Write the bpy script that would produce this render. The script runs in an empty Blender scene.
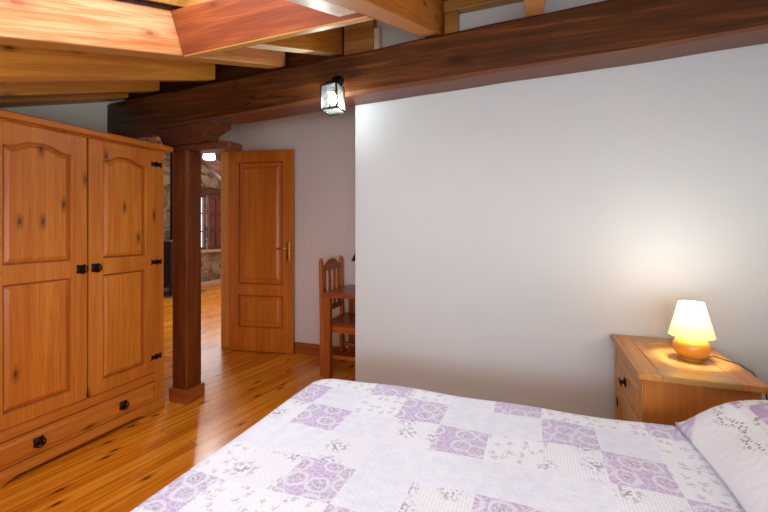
import bpy, bmesh, math, random
from mathutils import Vector, Matrix
random.seed(7)
scn = bpy.context.scene
COL = scn.collection
ORG = {}          # object name -> world origin its mesh coordinates are relative to

def srgb(r, g, b):
    f = lambda c: (c/255/12.92) if c/255 <= .04045 else ((c/255+.055)/1.055)**2.4
    return (f(r), f(g), f(b), 1)

# ------------------------------------------------------------------ mesh builder
class MB:
    def __init__(s): s.v = []; s.f = []; s.sm = []
    def add(s, vs, fs, smooth=False):
        o = len(s.v); s.v += [tuple(v) for v in vs]
        for f in fs: s.f.append([i+o for i in f]); s.sm.append(smooth)
        return s
    def box(s, x0, x1, y0, y1, z0, z1):
        return s.add([(x, y, z) for z in (z0, z1) for x, y in ((x0, y0), (x1, y0), (x1, y1), (x0, y1))],
              [(3,2,1,0), (4,5,6,7), (0,1,5,4), (1,2,6,5), (2,3,7,6), (3,0,4,7)])
    def hexa(s, vs):
        return s.add(vs, [(3,2,1,0), (4,5,6,7), (0,1,5,4), (1,2,6,5), (2,3,7,6), (3,0,4,7)])
    def prism(s, poly, axis, a, b, smooth=False):
        n = len(poly)
        def P(u, v, w): return {'x': (w, u, v), 'y': (u, w, v), 'z': (u, v, w)}[axis]
        vs = [P(u, v, a) for u, v in poly] + [P(u, v, b) for u, v in poly]
        fs = [list(range(n))[::-1], list(range(n, 2*n))] + [(i, (i+1) % n, n+(i+1) % n, n+i) for i in range(n)]
        return s.add(vs, fs, smooth)
    def lathe(s, prof, c=(0, 0, 0), n=32, cap=True, axis='z'):
        vs = []; fs = []
        for r, z in prof:
            for k in range(n):
                a = 2*math.pi*k/n
                if axis == 'z': vs.append((c[0]+r*math.cos(a), c[1]+r*math.sin(a), c[2]+z))
                elif axis == 'x': vs.append((c[0]+z, c[1]+r*math.cos(a), c[2]+r*math.sin(a)))
                else: vs.append((c[0]+r*math.cos(a), c[1]+z, c[2]+r*math.sin(a)))
        for i in range(len(prof)-1):
            for k in range(n):
                fs.append((i*n+k, i*n+(k+1) % n, (i+1)*n+(k+1) % n, (i+1)*n+k))
        if cap: fs.append(list(range(n))[::-1]); fs.append([(len(prof)-1)*n+k for k in range(n)])
        return s.add(vs, fs, True)
    def tube(s, pts, r, n=10, closed=False):
        pts = [Vector(p) for p in pts]; m = len(pts); vs = []; fs = []
        rr = r if isinstance(r, (list, tuple)) else [r]*m
        up = None
        for i, p in enumerate(pts):
            if closed: t = pts[(i+1) % m]-pts[i-1]
            else: t = pts[min(i+1, m-1)]-pts[max(i-1, 0)]
            t.normalize()
            if up is None: up = Vector((0, 0, 1)) if abs(t.z) < .9 else Vector((1, 0, 0))
            a = t.cross(up).normalized(); b = a.cross(t).normalized(); up = b
            for k in range(n):
                w = 2*math.pi*k/n
                vs.append(p+(a*math.cos(w)+b*math.sin(w))*rr[i])
        for i in range(m if closed else m-1):
            j = (i+1) % m
            for k in range(n): fs.append((i*n+k, i*n+(k+1) % n, j*n+(k+1) % n, j*n+k))
        if not closed: fs.append(list(range(n))[::-1]); fs.append([(m-1)*n+k for k in range(n)])
        return s.add(vs, fs, True)
    def bar(s, p, q, w, h=None):
        "square bar from p to q"
        h = h or w; p = Vector(p); q = Vector(q); t = (q-p).normalized()
        up = Vector((0, 0, 1)) if abs(t.z) < .95 else Vector((0, 1, 0))
        a = t.cross(up).normalized()*w/2; b = a.cross(t).normalized()*h/2
        return s.hexa([p-a-b, p+a-b, p+a+b, p-a+b, q-a-b, q+a-b, q+a+b, q-a+b])
    def build(s, name, mat, parent=None, bevel=0, local=False, seg=2):
        me = bpy.data.meshes.new(name)
        o0 = Vector((0, 0, 0)) if (parent is None or local) else ORG.get(parent.name, Vector((0, 0, 0)))
        me.from_pydata([Vector(v)-o0 for v in s.v], [], s.f)
        bm = bmesh.new(); bm.from_mesh(me); bmesh.ops.recalc_face_normals(bm, faces=bm.faces); bm.to_mesh(me); bm.free()
        for p, k in zip(me.polygons, s.sm): p.use_smooth = k
        me.materials.append(mat)
        o = bpy.data.objects.new(name, me); COL.objects.link(o)
        if parent is not None:
            o.parent = parent; ORG[o.name] = o0
        if bevel:
            m = o.modifiers.new('bevel', 'BEVEL'); m.width = bevel; m.segments = seg; m.limit_method = 'ANGLE'; m.angle_limit = math.radians(40)
        return o

def thing(name, label, cat, loc=(0, 0, 0), rotz=0, group=None):
    o = bpy.data.objects.new(name, None); COL.objects.link(o)
    o.location = loc; o.rotation_euler = (0, 0, rotz); o.empty_display_size = .05
    o['label'] = label; o['category'] = cat
    if group: o['group'] = group
    ORG[o.name] = Vector(loc)
    return o
def tag(o, label, cat, group=None, kind=None):
    o['label'] = label; o['category'] = cat
    if group: o['group'] = group
    if kind: o['kind'] = kind
    return o
def struct(o, label=None):
    o['kind'] = 'structure'
    if label: o['label'] = label
    return o

# ------------------------------------------------------------------ materials
class NT:
    def __init__(s, name):
        s.m = bpy.data.materials.new(name); s.m.use_nodes = True; s.t = s.m.node_tree
        s.t.nodes.clear(); s.out = s.n('ShaderNodeOutputMaterial')
    def n(s, typ, **kw):
        nd = s.t.nodes.new(typ)
        for k, v in kw.items():
            if k.startswith('i_'):
                key = k[2:]; key = int(key) if key.isdigit() else key.replace('_', ' ')
                inp = nd.inputs[key]
                if isinstance(v, bpy.types.NodeSocket): s.t.links.new(v, inp)
                else: inp.default_value = v
            else: setattr(nd, k, v)
        return nd
    def link(s, a, b): s.t.links.new(a, b)
    def mix(s, fac, a, b, bt='MIX'):
        nd = s.n('ShaderNodeMix', data_type='RGBA', blend_type=bt)
        for key, v in ((0, fac), (6, a), (7, b)):
            if isinstance(v, bpy.types.NodeSocket): s.link(v, nd.inputs[key])
            else: nd.inputs[key].default_value = v
        return nd.outputs[2]
    def math(s, op, a, b=0.0, c=0.0, clamp=False):
        nd = s.n('ShaderNodeMath', operation=op, use_clamp=clamp)
        for i, v in enumerate((a, b, c)):
            if isinstance(v, bpy.types.NodeSocket): s.link(v, nd.inputs[i])
            else: nd.inputs[i].default_value = v
        return nd.outputs[0]
    def ramp(s, fac, stops, interp='LINEAR'):
        nd = s.n('ShaderNodeValToRGB', i_0=fac); cr = nd.color_ramp; cr.interpolation = interp
        while len(cr.elements) > 1: cr.elements.remove(cr.elements[-1])
        cr.elements[0].position = stops[0][0]; cr.elements[0].color = stops[0][1]
        for p, c in stops[1:]:
            e = cr.elements.new(p); e.color = c
        return nd.outputs[0]
    def coords(s, scale=(1, 1, 1), rot=(0, 0, 0), loc=(0, 0, 0), out='Object'):
        tc = s.n('ShaderNodeTexCoord')
        mp = s.n('ShaderNodeMapping', i_0=tc.outputs[out]); mp.inputs['Scale'].default_value = scale
        mp.inputs['Rotation'].default_value = rot; mp.inputs['Location'].default_value = loc
        return mp.outputs[0]
    def bsdf(s, **kw):
        b = s.n('ShaderNodeBsdfPrincipled', **kw); s.link(b.outputs[0], s.out.inputs[0]); return b
    def bump(s, h, strength=.3, dist=.01):
        return s.n('ShaderNodeBump', i_Height=h, i_Strength=strength, i_Distance=dist).outputs[0]

G = lambda v: (v, v, v, 1)
def plain(name, col, rough=.5, metal=0, emit=None, es=0, **kw):
    t = NT(name); b = t.bsdf(i_Base_Color=col, i_Roughness=rough, i_Metallic=metal)
    if emit: b.inputs['Emission Color'].default_value = emit; b.inputs['Emission Strength'].default_value = es
    for k, v in kw.items(): b.inputs[k.replace('_', ' ')].default_value = v
    return t.m

def wood(name, light, dark, axis='z', knots=1.0, rough=.42, knotc=(60, 25, 8), loc=(0, 0, 0), grain=1.0, crack=0, freq=1.0, kdens=1.0, spec=.5, tilt=0, under=None, nrm=None, ksel=.5):
    t = NT(name)
    raw = t.coords(rot=(tilt, 0, 0)) if tilt else None
    base_coords = t.coords
    def coords_(scale, loc=(0, 0, 0)):
        if not tilt: return base_coords(scale, loc=loc)
        mp = t.n('ShaderNodeMapping', i_0=raw, i_Scale=scale, i_Location=loc); return mp.outputs[0]
    t.coords = coords_
    def sc(a, b): return tuple(a if ax == axis else b for ax in 'xyz')
    big = t.n('ShaderNodeTexNoise', i_Vector=t.coords(sc(.7, 5*freq), loc=loc), i_Scale=1.0, i_Detail=3.0, i_Distortion=.7)
    bands = t.n('ShaderNodeTexNoise', i_Vector=t.coords(sc(.9, 26*freq), loc=loc), i_Scale=1.0, i_Detail=4.0, i_Distortion=1.3)
    fine = t.n('ShaderNodeTexNoise', i_Vector=t.coords(sc(6, 190), loc=loc), i_Scale=1.0, i_Detail=2.0)
    f = t.math('ADD', t.math('MULTIPLY', bands.outputs[0], .62*grain), t.math('MULTIPLY', big.outputs[0], .55))
    f = t.math('ADD', f, t.math('MULTIPLY', t.math('SUBTRACT', fine.outputs[0], .5), .35))
    f = t.math('ADD', f, .5-.5*(.62*grain+.55))
    mid = tuple((a*b)**.5 for a, b in zip(light, dark))
    col = t.ramp(f, [(.34, srgb(*dark)), (.5, srgb(*mid)), (.66, srgb(*light))])
    if knots:
        kv = t.coords(sc(2.4*kdens, 6.5*kdens), loc=loc)
        if nrm:                                            # knots drawn across the board face
            sp = t.n('ShaderNodeSeparateXYZ', i_0=kv); pq = ['xyz'.index(q) for q in 'xyz' if q != nrm]
            kv = t.n('ShaderNodeCombineXYZ', i_0=sp.outputs[pq[0]], i_1=sp.outputs[pq[1]]).outputs[0]
        v = t.n('ShaderNodeTexVoronoi', i_Vector=kv, i_Scale=1.0, i_Randomness=1.0, voronoi_dimensions='2D' if nrm else '3D')
        # only some of the cells carry a knot
        sel = t.n('ShaderNodeSeparateColor', i_0=v.outputs['Color'])
        on = t.math('LESS_THAN', sel.outputs[0], ksel)
        wob = t.math('ADD', v.outputs['Distance'], t.math('MULTIPLY', t.math('SUBTRACT', bands.outputs[0], .5), .06))
        k1 = t.ramp(wob, [(.045, G(1)), (.085, G(0))]); k2 = t.ramp(wob, [(.08, G(.55)), (.2, G(0))])
        k = t.math('MULTIPLY', t.math('MAXIMUM', k1, k2), t.math('MULTIPLY', on, knots))
        col = t.mix(k, col, srgb(*knotc))
    if crack:
        c = t.n('ShaderNodeTexNoise', i_Vector=t.coords(sc(.8, 9), loc=loc), i_Scale=1.0, i_Detail=2.0)
        c = t.ramp(t.math('ABSOLUTE', t.math('SUBTRACT', c.outputs[0], .5)), [(.0, G(1)), (.008, G(0))])
        gate = t.n('ShaderNodeTexNoise', i_Vector=t.coords(sc(1.6, 2.5), loc=(3, 1, 2)), i_Scale=1.0)
        col = t.mix(t.math('MULTIPLY', t.math('MULTIPLY', c, crack), t.ramp(gate.outputs[0], [(.5, G(0)), (.6, G(1))])), col, srgb(18, 8, 3))
    if under:  # downward faces take a lit tone: underside light put into the colour
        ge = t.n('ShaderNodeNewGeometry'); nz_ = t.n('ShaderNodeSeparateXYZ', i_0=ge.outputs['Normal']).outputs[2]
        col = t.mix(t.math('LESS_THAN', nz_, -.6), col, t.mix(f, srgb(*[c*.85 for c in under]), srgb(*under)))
    b = t.bsdf(i_Base_Color=col, i_Roughness=rough)
    b.inputs['Specular IOR Level'].default_value = spec
    t.link(t.bump(f, .12, .004), b.inputs['Normal'])
    return t.m

M = {}
for ax in 'xyz':
    M['ward'+ax] = wood('wardrobe pine '+ax, (212, 132, 46), (182, 98, 26), ax, knots=.9, rough=.4, loc=(.37, .11, .2), kdens=1.4, grain=.75, nrm='x', ksel=0.2)
    M['panel'+ax] = wood('wardrobe panel pine '+ax, (214, 134, 44), (180, 94, 22), ax, knots=.9, rough=.4, loc=(2.2, 1.1, .7), kdens=1.4, grain=.75, nrm='x', ksel=0.2)
    M['door'+ax] = wood('door veneer '+ax, (214, 122, 34), (184, 94, 20), ax, knots=0, rough=.38, freq=1.2)
    M['beam'+ax] = wood('dark beam '+ax, (116, 64, 26), (58, 29, 11), ax, knots=.8, rough=.4, knotc=(24, 10, 5), crack=1, kdens=.8, under=(112, 66, 42), nrm='y', ksel=0.3)  # paler underside of the beam has its light put into the colour
    M['chair'+ax] = wood('honey chair pine '+ax, (200, 112, 44), (150, 72, 24), ax, knots=.4, rough=.35)
    M['night'+ax] = wood('nightstand pine '+ax, (200, 142, 66), (172, 112, 44), ax, knots=.25, rough=.38, loc=(1, 2, .3))
M['nightpanel'] = wood('nightstand side panel', (190, 118, 44), (166, 94, 28), 'z', knots=0, rough=.4, grain=.6)
M['doordark'] = wood('door moulding', (176, 92, 26), (146, 70, 16), 'z', knots=0)  # darker than the leaf: shadow round the panels put into the colour
M['warddark'] = wood('shaded wardrobe moulding', (168, 92, 30), (138, 68, 18), 'z', knots=0)  # shade of the panel outlines painted in as darker pine
M['post'] = wood('post wood', (136, 70, 27), (80, 36, 13), 'z', knots=.3, rough=.35, knotc=(30, 10, 4))
M['capital'] = wood('capital wood', (128, 72, 46), (84, 42, 24), 'x', knots=.2, rough=.45)
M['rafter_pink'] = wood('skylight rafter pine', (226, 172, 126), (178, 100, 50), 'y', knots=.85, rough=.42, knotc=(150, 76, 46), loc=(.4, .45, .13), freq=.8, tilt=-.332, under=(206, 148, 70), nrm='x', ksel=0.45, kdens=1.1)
M['rafter_head'] = wood('skylight header pine', (158, 82, 40), (106, 44, 20), 'x', knots=.7, rough=.42, knotc=(90, 34, 18), loc=(.4, .2, .1), freq=.7, under=(220, 170, 92), nrm='y', ksel=0.5)
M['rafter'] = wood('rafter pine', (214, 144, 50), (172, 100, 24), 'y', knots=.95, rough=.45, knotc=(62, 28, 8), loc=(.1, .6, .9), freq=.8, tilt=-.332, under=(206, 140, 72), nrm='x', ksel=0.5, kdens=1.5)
M['rafter_lit_under'] = wood('rafter pine lit underside', (206, 138, 46), (162, 94, 22), 'y', knots=.9, rough=.45, knotc=(62, 28, 8), loc=(.7, .6, .9), freq=.8, tilt=-.332, under=(246, 226, 190), nrm='x', ksel=0.4)  # whitish underside is light put into the pine colour
M['rafterx'] = wood('blocking pine', (190, 140, 74), (150, 100, 40), 'x', knots=.4, rough=.45)
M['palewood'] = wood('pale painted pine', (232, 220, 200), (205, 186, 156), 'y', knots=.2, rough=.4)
M['skirt'] = wood('skirting pine', (190, 108, 46), (140, 70, 24), 'x', knots=.4, rough=.4)
M['skirty'] = wood('skirting pine y', (190, 108, 46), (140, 70, 24), 'y', knots=.4, rough=.4)
M['shutter'] = wood('dark shutter wood', (120, 66, 50), (80, 38, 28), 'z', knots=0, rough=.5)
M['iron'] = plain('black iron', srgb(24, 20, 19), .45, .6)
M['gap'] = plain('dark gap', srgb(40, 18, 8), .8)
M['brass'] = plain('brass', srgb(196, 160, 90), .3, 1)
M['stove'] = plain('stove black', srgb(34, 34, 38), .5, .3)
M['steel'] = plain('stove steel', srgb(150, 152, 158), .35, .9)

def wallmat(name, col, bump=.12):
    t = NT(name)
    n1 = t.n('ShaderNodeTexNoise', i_Vector=t.coords((1, 1, 1)), i_Scale=1.3, i_Detail=3.0)
    n2 = t.n('ShaderNodeTexNoise', i_Vector=t.coords((1, 1, 1)), i_Scale=60.0, i_Detail=4.0)
    n3 = t.n('ShaderNodeTexNoise', i_Vector=t.coords((1, 1, 1)), i_Scale=5.0, i_Detail=2.0)
    c = t.mix(n1.outputs[0], srgb(*[max(0, x-7) for x in col]), srgb(*[min(255, x+4) for x in col]))
    b = t.bsdf(i_Base_Color=c, i_Roughness=.75)
    h = t.math('ADD', t.math('MULTIPLY', n2.outputs[0], .25), n3.outputs[0])
    t.link(t.bump(h, bump, .006), b.inputs['Normal'])
    return t.m
M['wall'] = wallmat('white plaster', (201, 204, 205))
M['wall2'] = wallmat('white plaster recess', (232, 218, 212))
M['wall3'] = wallmat('white plaster left', (238, 246, 232))

def floormat():
    t = NT('varnished pine planks'); rot = (0, 0, math.radians(-82.3)+math.pi)
    vec = t.coords((1, 1, 1), rot=rot)            # local x runs along the boards
    br = t.n('ShaderNodeTexBrick', i_Vector=vec, i_Color1=G(0), i_Color2=G(1), i_Mortar=G(.5), i_Scale=1.0, offset=.37, offset_frequency=3)
    br.inputs['Mortar Size'].default_value = .0016; br.inputs['Mortar Smooth'].default_value = .3
    br.inputs['Brick Width'].default_value = 4.2; br.inputs['Row Height'].default_value = .088; br.inputs['Bias'].default_value = 0
    tone = t.n('ShaderNodeSeparateColor', i_0=br.outputs[0]).outputs[0]
    off = t.n('ShaderNodeVectorMath', operation='MULTIPLY_ADD', i_0=br.outputs[0], i_1=(7.3, 3.1, 5.0))
    t.link(vec, off.inputs[2])
    def mp(s): return t.n('ShaderNodeMapping', i_0=off.outputs[0], i_Scale=s).outputs[0]
    g1 = t.n('ShaderNodeTexNoise', i_Vector=mp((.9, 22, 1)), i_Scale=1.0, i_Detail=4.0, i_Distortion=1.0)
    g2 = t.n('ShaderNodeTexNoise', i_Vector=mp((5, 170, 1)), i_Scale=1.0, i_Detail=2.0)
    f = t.math('ADD', g1.outputs[0], t.math('MULTIPLY', t.math('SUBTRACT', g2.outputs[0], .5), .3))
    f = t.math('ADD', f, t.math('MULTIPLY', t.math('SUBTRACT', tone, .5), .22))
    col = t.ramp(f, [(.3, srgb(204, 112, 16)), (.5, srgb(236, 146, 32)), (.72, srgb(248, 174, 60))])
    v = t.n('ShaderNodeTexVoronoi', i_Vector=mp((3.3, 9.5, 1)), i_Scale=1.0, voronoi_dimensions='2D')
    on = t.math('LESS_THAN', t.n('ShaderNodeSeparateColor', i_0=v.outputs['Color']).outputs[0], .42)
    k1 = t.ramp(v.outputs['Distance'], [(.06, G(1)), (.1, G(0))]); k2 = t.ramp(v.outputs['Distance'], [(.09, G(.5)), (.22, G(0))])
    col = t.mix(t.math('MULTIPLY', t.math('MAXIMUM', k1, k2), on), col, srgb(88, 34, 6))
    col = t.mix(t.math('MULTIPLY', br.outputs['Fac'], .75), col, srgb(70, 28, 6))
    b = t.bsdf(i_Base_Color=col, i_Roughness=.24)
    h = t.math('SUBTRACT', t.math('MULTIPLY', g1.outputs[0], .15), br.outputs['Fac'])
    t.link(t.bump(h, .25, .002), b.inputs['Normal'])
    return t.m
M['floor'] = floormat()

def deckmat():
    t = NT('ceiling boards')
    sep = t.n('ShaderNodeSeparateXYZ', i_0=t.coords())
    fr = t.math('FRACT', t.math('MULTIPLY', sep.outputs[1], 9.0))
    gap = t.ramp(fr, [(.0, G(1)), (.04, G(0)), (.96, G(0)), (1, G(1))])
    n = t.n('ShaderNodeTexNoise', i_Vector=t.coords((1, 20, 20)), i_Scale=1.0, i_Detail=4.0, i_Distortion=.8)
    col = t.ramp(n.outputs[0], [(.3, srgb(176, 132, 80)), (.7, srgb(214, 180, 128))])
    col = t.mix(t.math('MULTIPLY', gap, .8), col, srgb(80, 46, 20))
    t.bsdf(i_Base_Color=col, i_Roughness=.5)
    return t.m
M['deck'] = deckmat()

def stonemat():
    t = NT('rough stone wall')
    vec = t.coords((1, 1, 1.5)); ns = t.n('ShaderNodeTexNoise', i_Vector=vec, i_Scale=3.0)
    vm = t.n('ShaderNodeVectorMath', operation='MULTIPLY_ADD', i_0=ns.outputs['Color'], i_1=(.25, .25, .25)); t.link(vec, vm.inputs[2])
    v = t.n('ShaderNodeTexVoronoi', i_Vector=vm.outputs[0], i_Scale=5.0)
    e = t.n('ShaderNodeTexVoronoi', i_Vector=vm.outputs[0], i_Scale=5.0, feature='DISTANCE_TO_EDGE')
    tone = t.n('ShaderNodeSeparateColor', i_0=v.outputs['Color']).outputs[0]
    n2 = t.n('ShaderNodeTexNoise', i_Vector=vec, i_Scale=30.0, i_Detail=4.0)
    col = t.ramp(t.math('ADD', t.math('MULTIPLY', tone, .6), t.math('MULTIPLY', n2.outputs[0], .4)), [(.2, srgb(104, 84, 66)), (.55, srgb(148, 124, 96)), (.85, srgb(182, 164, 138))])
    m = t.ramp(e.outputs[0], [(.0, G(1)), (.06, G(0))])
    col = t.mix(m, col, srgb(176, 160, 138))
    b = t.bsdf(i_Base_Color=col, i_Roughness=.9)
    t.link(t.bump(t.math('ADD', t.ramp(e.outputs[0], [(0, G(0)), (.12, G(1))]), t.math('MULTIPLY', n2.outputs[0], .4)), .7, .03), b.inputs['Normal'])
    return t.m
M['stone'] = stonemat()

def glassmat(name, tint=(1, 1, 1, 1), a=.12):
    t = NT(name); tr = t.n('ShaderNodeBsdfTransparent', i_0=tint); gl = t.n('ShaderNodeBsdfGlossy', i_0=G(.9), i_Roughness=.08)
    mx = t.n('ShaderNodeMixShader', i_0=a, i_1=tr.outputs[0], i_2=gl.outputs[0]); t.link(mx.outputs[0], t.out.inputs[0])
    return t.m
M['glass'] = glassmat('clear glass')
def lanternglass():
    t = NT('lantern glass'); tr = t.n('ShaderNodeBsdfTransparent', i_0=(.9, .97, .97, 1))
    tl = t.n('ShaderNodeBsdfTranslucent', i_0=(.85, .97, .95, 1))
    gl = t.n('ShaderNodeBsdfGlossy', i_0=G(.9), i_Roughness=.1)
    m1 = t.n('ShaderNodeMixShader', i_0=.03, i_1=tr.outputs[0], i_2=tl.outputs[0])
    m2 = t.n('ShaderNodeMixShader', i_0=.1, i_1=m1.outputs[0], i_2=gl.outputs[0]); t.link(m2.outputs[0], t.out.inputs[0])
    return t.m
M['lglass'] = lanternglass()
def bulbmat(name, col, es):
    t = NT(name); em = t.n('ShaderNodeEmission', i_0=col, i_1=es); tr = t.n('ShaderNodeBsdfTransparent', i_0=G(1))
    ad = t.n('ShaderNodeAddShader', i_0=em.outputs[0], i_1=tr.outputs[0]); t.link(ad.outputs[0], t.out.inputs[0]); return t.m
M['bulb_cool'] = bulbmat('cool bulb', (.8, 1, .97, 1), 30); M['bulb_warm'] = bulbmat('warm bulb', (1, .85, .55, 1), 3)

# ------------------------------------------------------------------ roof geometry
ZS, ZX = .345, .02
def zb(x, y): return 1.557+ZS*y+ZX*(x+.51)        # underside of the rafters
DK = .21                                          # rafter depth
XL, XR, YB = -3.15, 1.15, -1.5                    # room limits
YW = 2.45                                         # face of the partition
YR = 3.48                                         # recess back wall

# ------------------------------------------------------------------ setting
fl = MB().box(-6.75, XR+.1, YB-.1, 9.0, -.05, 0)
struct(fl.build('floor', M['floor']), 'varnished orange pine plank floor')

def roofslab(x0, x1, y0, y1, dz0, dz1):
    m = MB(); vs = []
    for dz in (dz0, dz1):
        for x, y in ((x0, y0), (x1, y0), (x1, y1), (x0, y1)): vs.append((x, y, zb(x, y)+dz))
    m.hexa(vs); return m
SX0, SX1, SY0, SY1 = -1.53, -.69, .25, 1.455        # skylight opening
deck = MB()
for a in ((XL-.15, SX0, YB-.1, YR+.1), (SX1, XR+.1, YB-.1, YR+.1), (SX0, SX1, YB-.1, SY0), (SX0, SX1, SY1, YR+.1)):
    r = roofslab(*a, DK+.004, DK+.05); deck.add(r.v, r.f)
struct(deck.build('ceiling', M['deck']), 'sloping timber board ceiling over the rafters')

# partition (with the plaster band above the beam)
def wall_to_roof(x0, x1, y0, y1, zt=None):
    m = MB(); t = DK+.0
    m.hexa([(x0, y0, 0), (x1, y0, 0), (x1, y1, 0), (x0, y1, 0), (x0, y0, zb(x0, y0)+t), (x1, y0, zb(x1, y0)+t), (x1, y1, zb(x1, y1)+t), (x0, y1, zb(x0, y1)+t)])
    return m
struct(wall_to_roof(-1.11, XR, YW, YW+.1).build('wall_partition', M['wall'], bevel=.006), 'white plastered partition wall behind the bed')
struct(wall_to_roof(XL, XR, YR, YR+.1).build('wall_recess', M['wall2']), 'white recess wall behind the open door')
struct(wall_to_roof(XR, XR+.1, YB, YR+.1).build('wall_right', M['wall']))
struct(wall_to_roof(XL, XR, YB-.1, YB).build('wall_back', M['wall']))
XD = -2.955                                          # doorway plane, a step in from the left wall
DY0, DY1, DZ = 2.49, 3.405, 2.045                      # doorway in the left wall
wl = MB()
xa, xb = XD-.1, XD
def wl_piece(y0, y1, z0):
    wl.hexa([(xa, y0, z0), (xb, y0, z0), (xb, y1, z0), (xa, y1, z0), (xa, y0, zb(xa, y0)+DK), (xb, y0, zb(xb, y0)+DK), (xb, y1, zb(xb, y1)+DK), (xa, y1, zb(xa, y1)+DK)])
wl_piece(2.46, DY0, 0); wl_piece(DY0, DY1, DZ); wl_piece(DY1, YR+.1, 0)
xa2, xb2 = XL-.14, XL
wl.hexa([(xa2, YB-.1, 0), (xb2, YB-.1, 0), (xb2, 2.4599, 0), (xa2, 2.4599, 0), (xa2, YB-.1, zb(xa2, YB-.1)+DK), (xb2, YB-.1, zb(xb2, YB-.1)+DK), (xb2, 2.4599, zb(xb2, 2.46)+DK), (xa2, 2.4599, zb(xa2, 2.46)+DK)])
wl.box(xb2, xb-.0, 2.42, 2.4599, 0, 2.6)
struct(wl.build('wall_left', M['wall3']), 'white left wall with the doorway')
# door lining + casing
tr = MB()
tr.box(xa, xb, DY0-.0, DY0+.03, 0, DZ); tr.box(xa, xb, DY1-.03, DY1, 0, DZ); tr.box(xa, xb, DY0+.03, DY1-.03, DZ-.03, DZ)
tr.box(xb, xb+.018, DY0-.07, DY0+.01, 0, DZ+.07); tr.box(xb, xb+.018, DY1-.01, DY1+.07, 0, DZ+.07); tr.box(xb, xb+.018, DY0+.01, DY1-.01, DZ-.01, DZ+.07)
struct(tr.build('trim_doorway', wood('door frame pine', (238, 172, 92), (216, 142, 64), 'z', knots=0), bevel=.003), 'orange pine door frame in the left wall')
bb = MB().box(XD+.02, XR, YR-.016, YR, 0, .095).box(XD+.02, XR, YR-.011, YR, .095, .105)
struct(bb.build('baseboard_recess', M['skirt'], bevel=.002), 'orange pine skirting along the recess wall')
bb = MB().box(-1.11, XR, YW-.016, YW, 0, .1)
struct(bb.build('baseboard_partition', M['skirt'], bevel=.002))
bb = MB().box(XL, XL+.016, YB, 2.42, 0, .1)
struct(bb.build('baseboard_left', M['skirty'], bevel=.002))

# ------------------------------------------------------------------ far room
hx = -6.6
H = MB()
wy0, wy1, wz0, wz1 = 6.28, 6.885, .76, 1.93
H.box(hx-.15, hx, 1.2, wy0, 0, 3.1).box(hx-.15, hx, wy1, 8.9, 0, 3.1).box(hx-.15, hx, wy0, wy1, 0, wz0).box(hx-.15, hx, wy0, wy1, wz1, 3.1)
struct(H.build('wall_far', M['stone']), 'rough stone wall of the far room')
struct(MB().box(hx-.15, xa, 8.8, 8.9, 0, 3.1).build('wall_far_end', M['wall2']))
struct(MB().box(hx-.15, xa-.01, 1.1, 1.2, 0, 3.1).build('wall_far_near', M['wall2']))
struct(MB().box(xa, xa+.1, YR+.1, 8.9, 0, 3.1).build('wall_far_side', M['wall2']))
struct(MB().box(xa, xa+.1, 1.1, YR+.1, 2.98, 3.1).build('wall_far_top', M['wall2']))
struct(MB().box(hx-.15, xa+.1, 1.1, 8.9, 3.1, 3.15).build('ceiling_far', M['rafterx']))
bb = MB().box(hx, hx+.02, 1.2, 8.8, 0, .08)
struct(bb.build('baseboard_far', plain('pale skirting', srgb(206, 188, 160), .6)), 'pale skirting along the stone wall')
# window of the far room
wt = thing('window_1', 'small deep window with white panes in the stone wall', 'window', (hx-.08, 6.57, wz0)); wt['kind'] = 'structure'
f = MB()
for a, b_ in ((wy0, wy0+.05), (wy1-.025, wy1)): f.box(hx-.11, hx-.06, a, b_, wz0, wz1)
f.box(hx-.11, hx-.06, wy0+.05, wy1-.05, wz0, wz0+.05).box(hx-.11, hx-.06, wy0+.05, wy1-.05, wz1-.05, wz1)
for k in (1, 2): z = wz0+(wz1-wz0)*k/3; f.box(hx-.1, hx-.07, wy0+.05, wy1-.05, z-.012, z+.012)
f.box(hx-.1, hx-.07, 6.565, 6.59, wz0+.05, wz1-.05)
f.build('window_frame', M['shutter'], wt)
MB().box(hx-.088, hx-.084, wy0+.04, wy1-.04, wz0+.04, wz1-.04).build('pane', M['glass'], wt)
struct(MB().box(hx-.06, hx+.08, wy0-.08, 7.4, wz0-.06, wz0).build('trim_window_sill', plain('sill', srgb(190, 176, 152), .6), None, .004))
struct(MB().box(hx-.02, hx+.05, wy0-.2, 7.5, wz1+.02, wz1+.17).build('trim_window_lintel', M['beamy'], None, .01))
sh = thing('window_shutter', 'reddish brown panelled wooden shutter folded open beside the far window', 'shutter', (hx+.03, 7.07, wz0+.03))
m = MB(); y0, y1, z0, z1 = 6.89, 7.32, wz0+.015, wz1-.01
for a, b_ in ((y0, y0+.05), (y0+.19, y0+.24), (y1-.05, y1)): m.box(hx+.01, hx+.05, a, b_, z0, z1)
for k in range(4): zc = z0+.03+(z1-z0-.06)*k/3; m.box(hx+.01, hx+.048, y0+.04, y1-.04, zc-.03, zc+.03)
m.build('frame', M['shutter'], sh, bevel=.003)
MB().box(hx+.018, hx+.03, y0+.03, y1-.03, z0+.03, z1-.03).build('panel', wood('shutter panel', (140, 84, 66), (100, 54, 42), 'z', knots=0), sh)
# diagonal brace in far room
o = MB().bar((-5.9, 5.3, 2.95), (-5.4, 6.6, 1.95), .16, .2).build('roof_brace', M['beamy'], bevel=.01)
tag(o, 'slanting brown timber brace seen through the doorway above the far window', 'brace')
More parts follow.
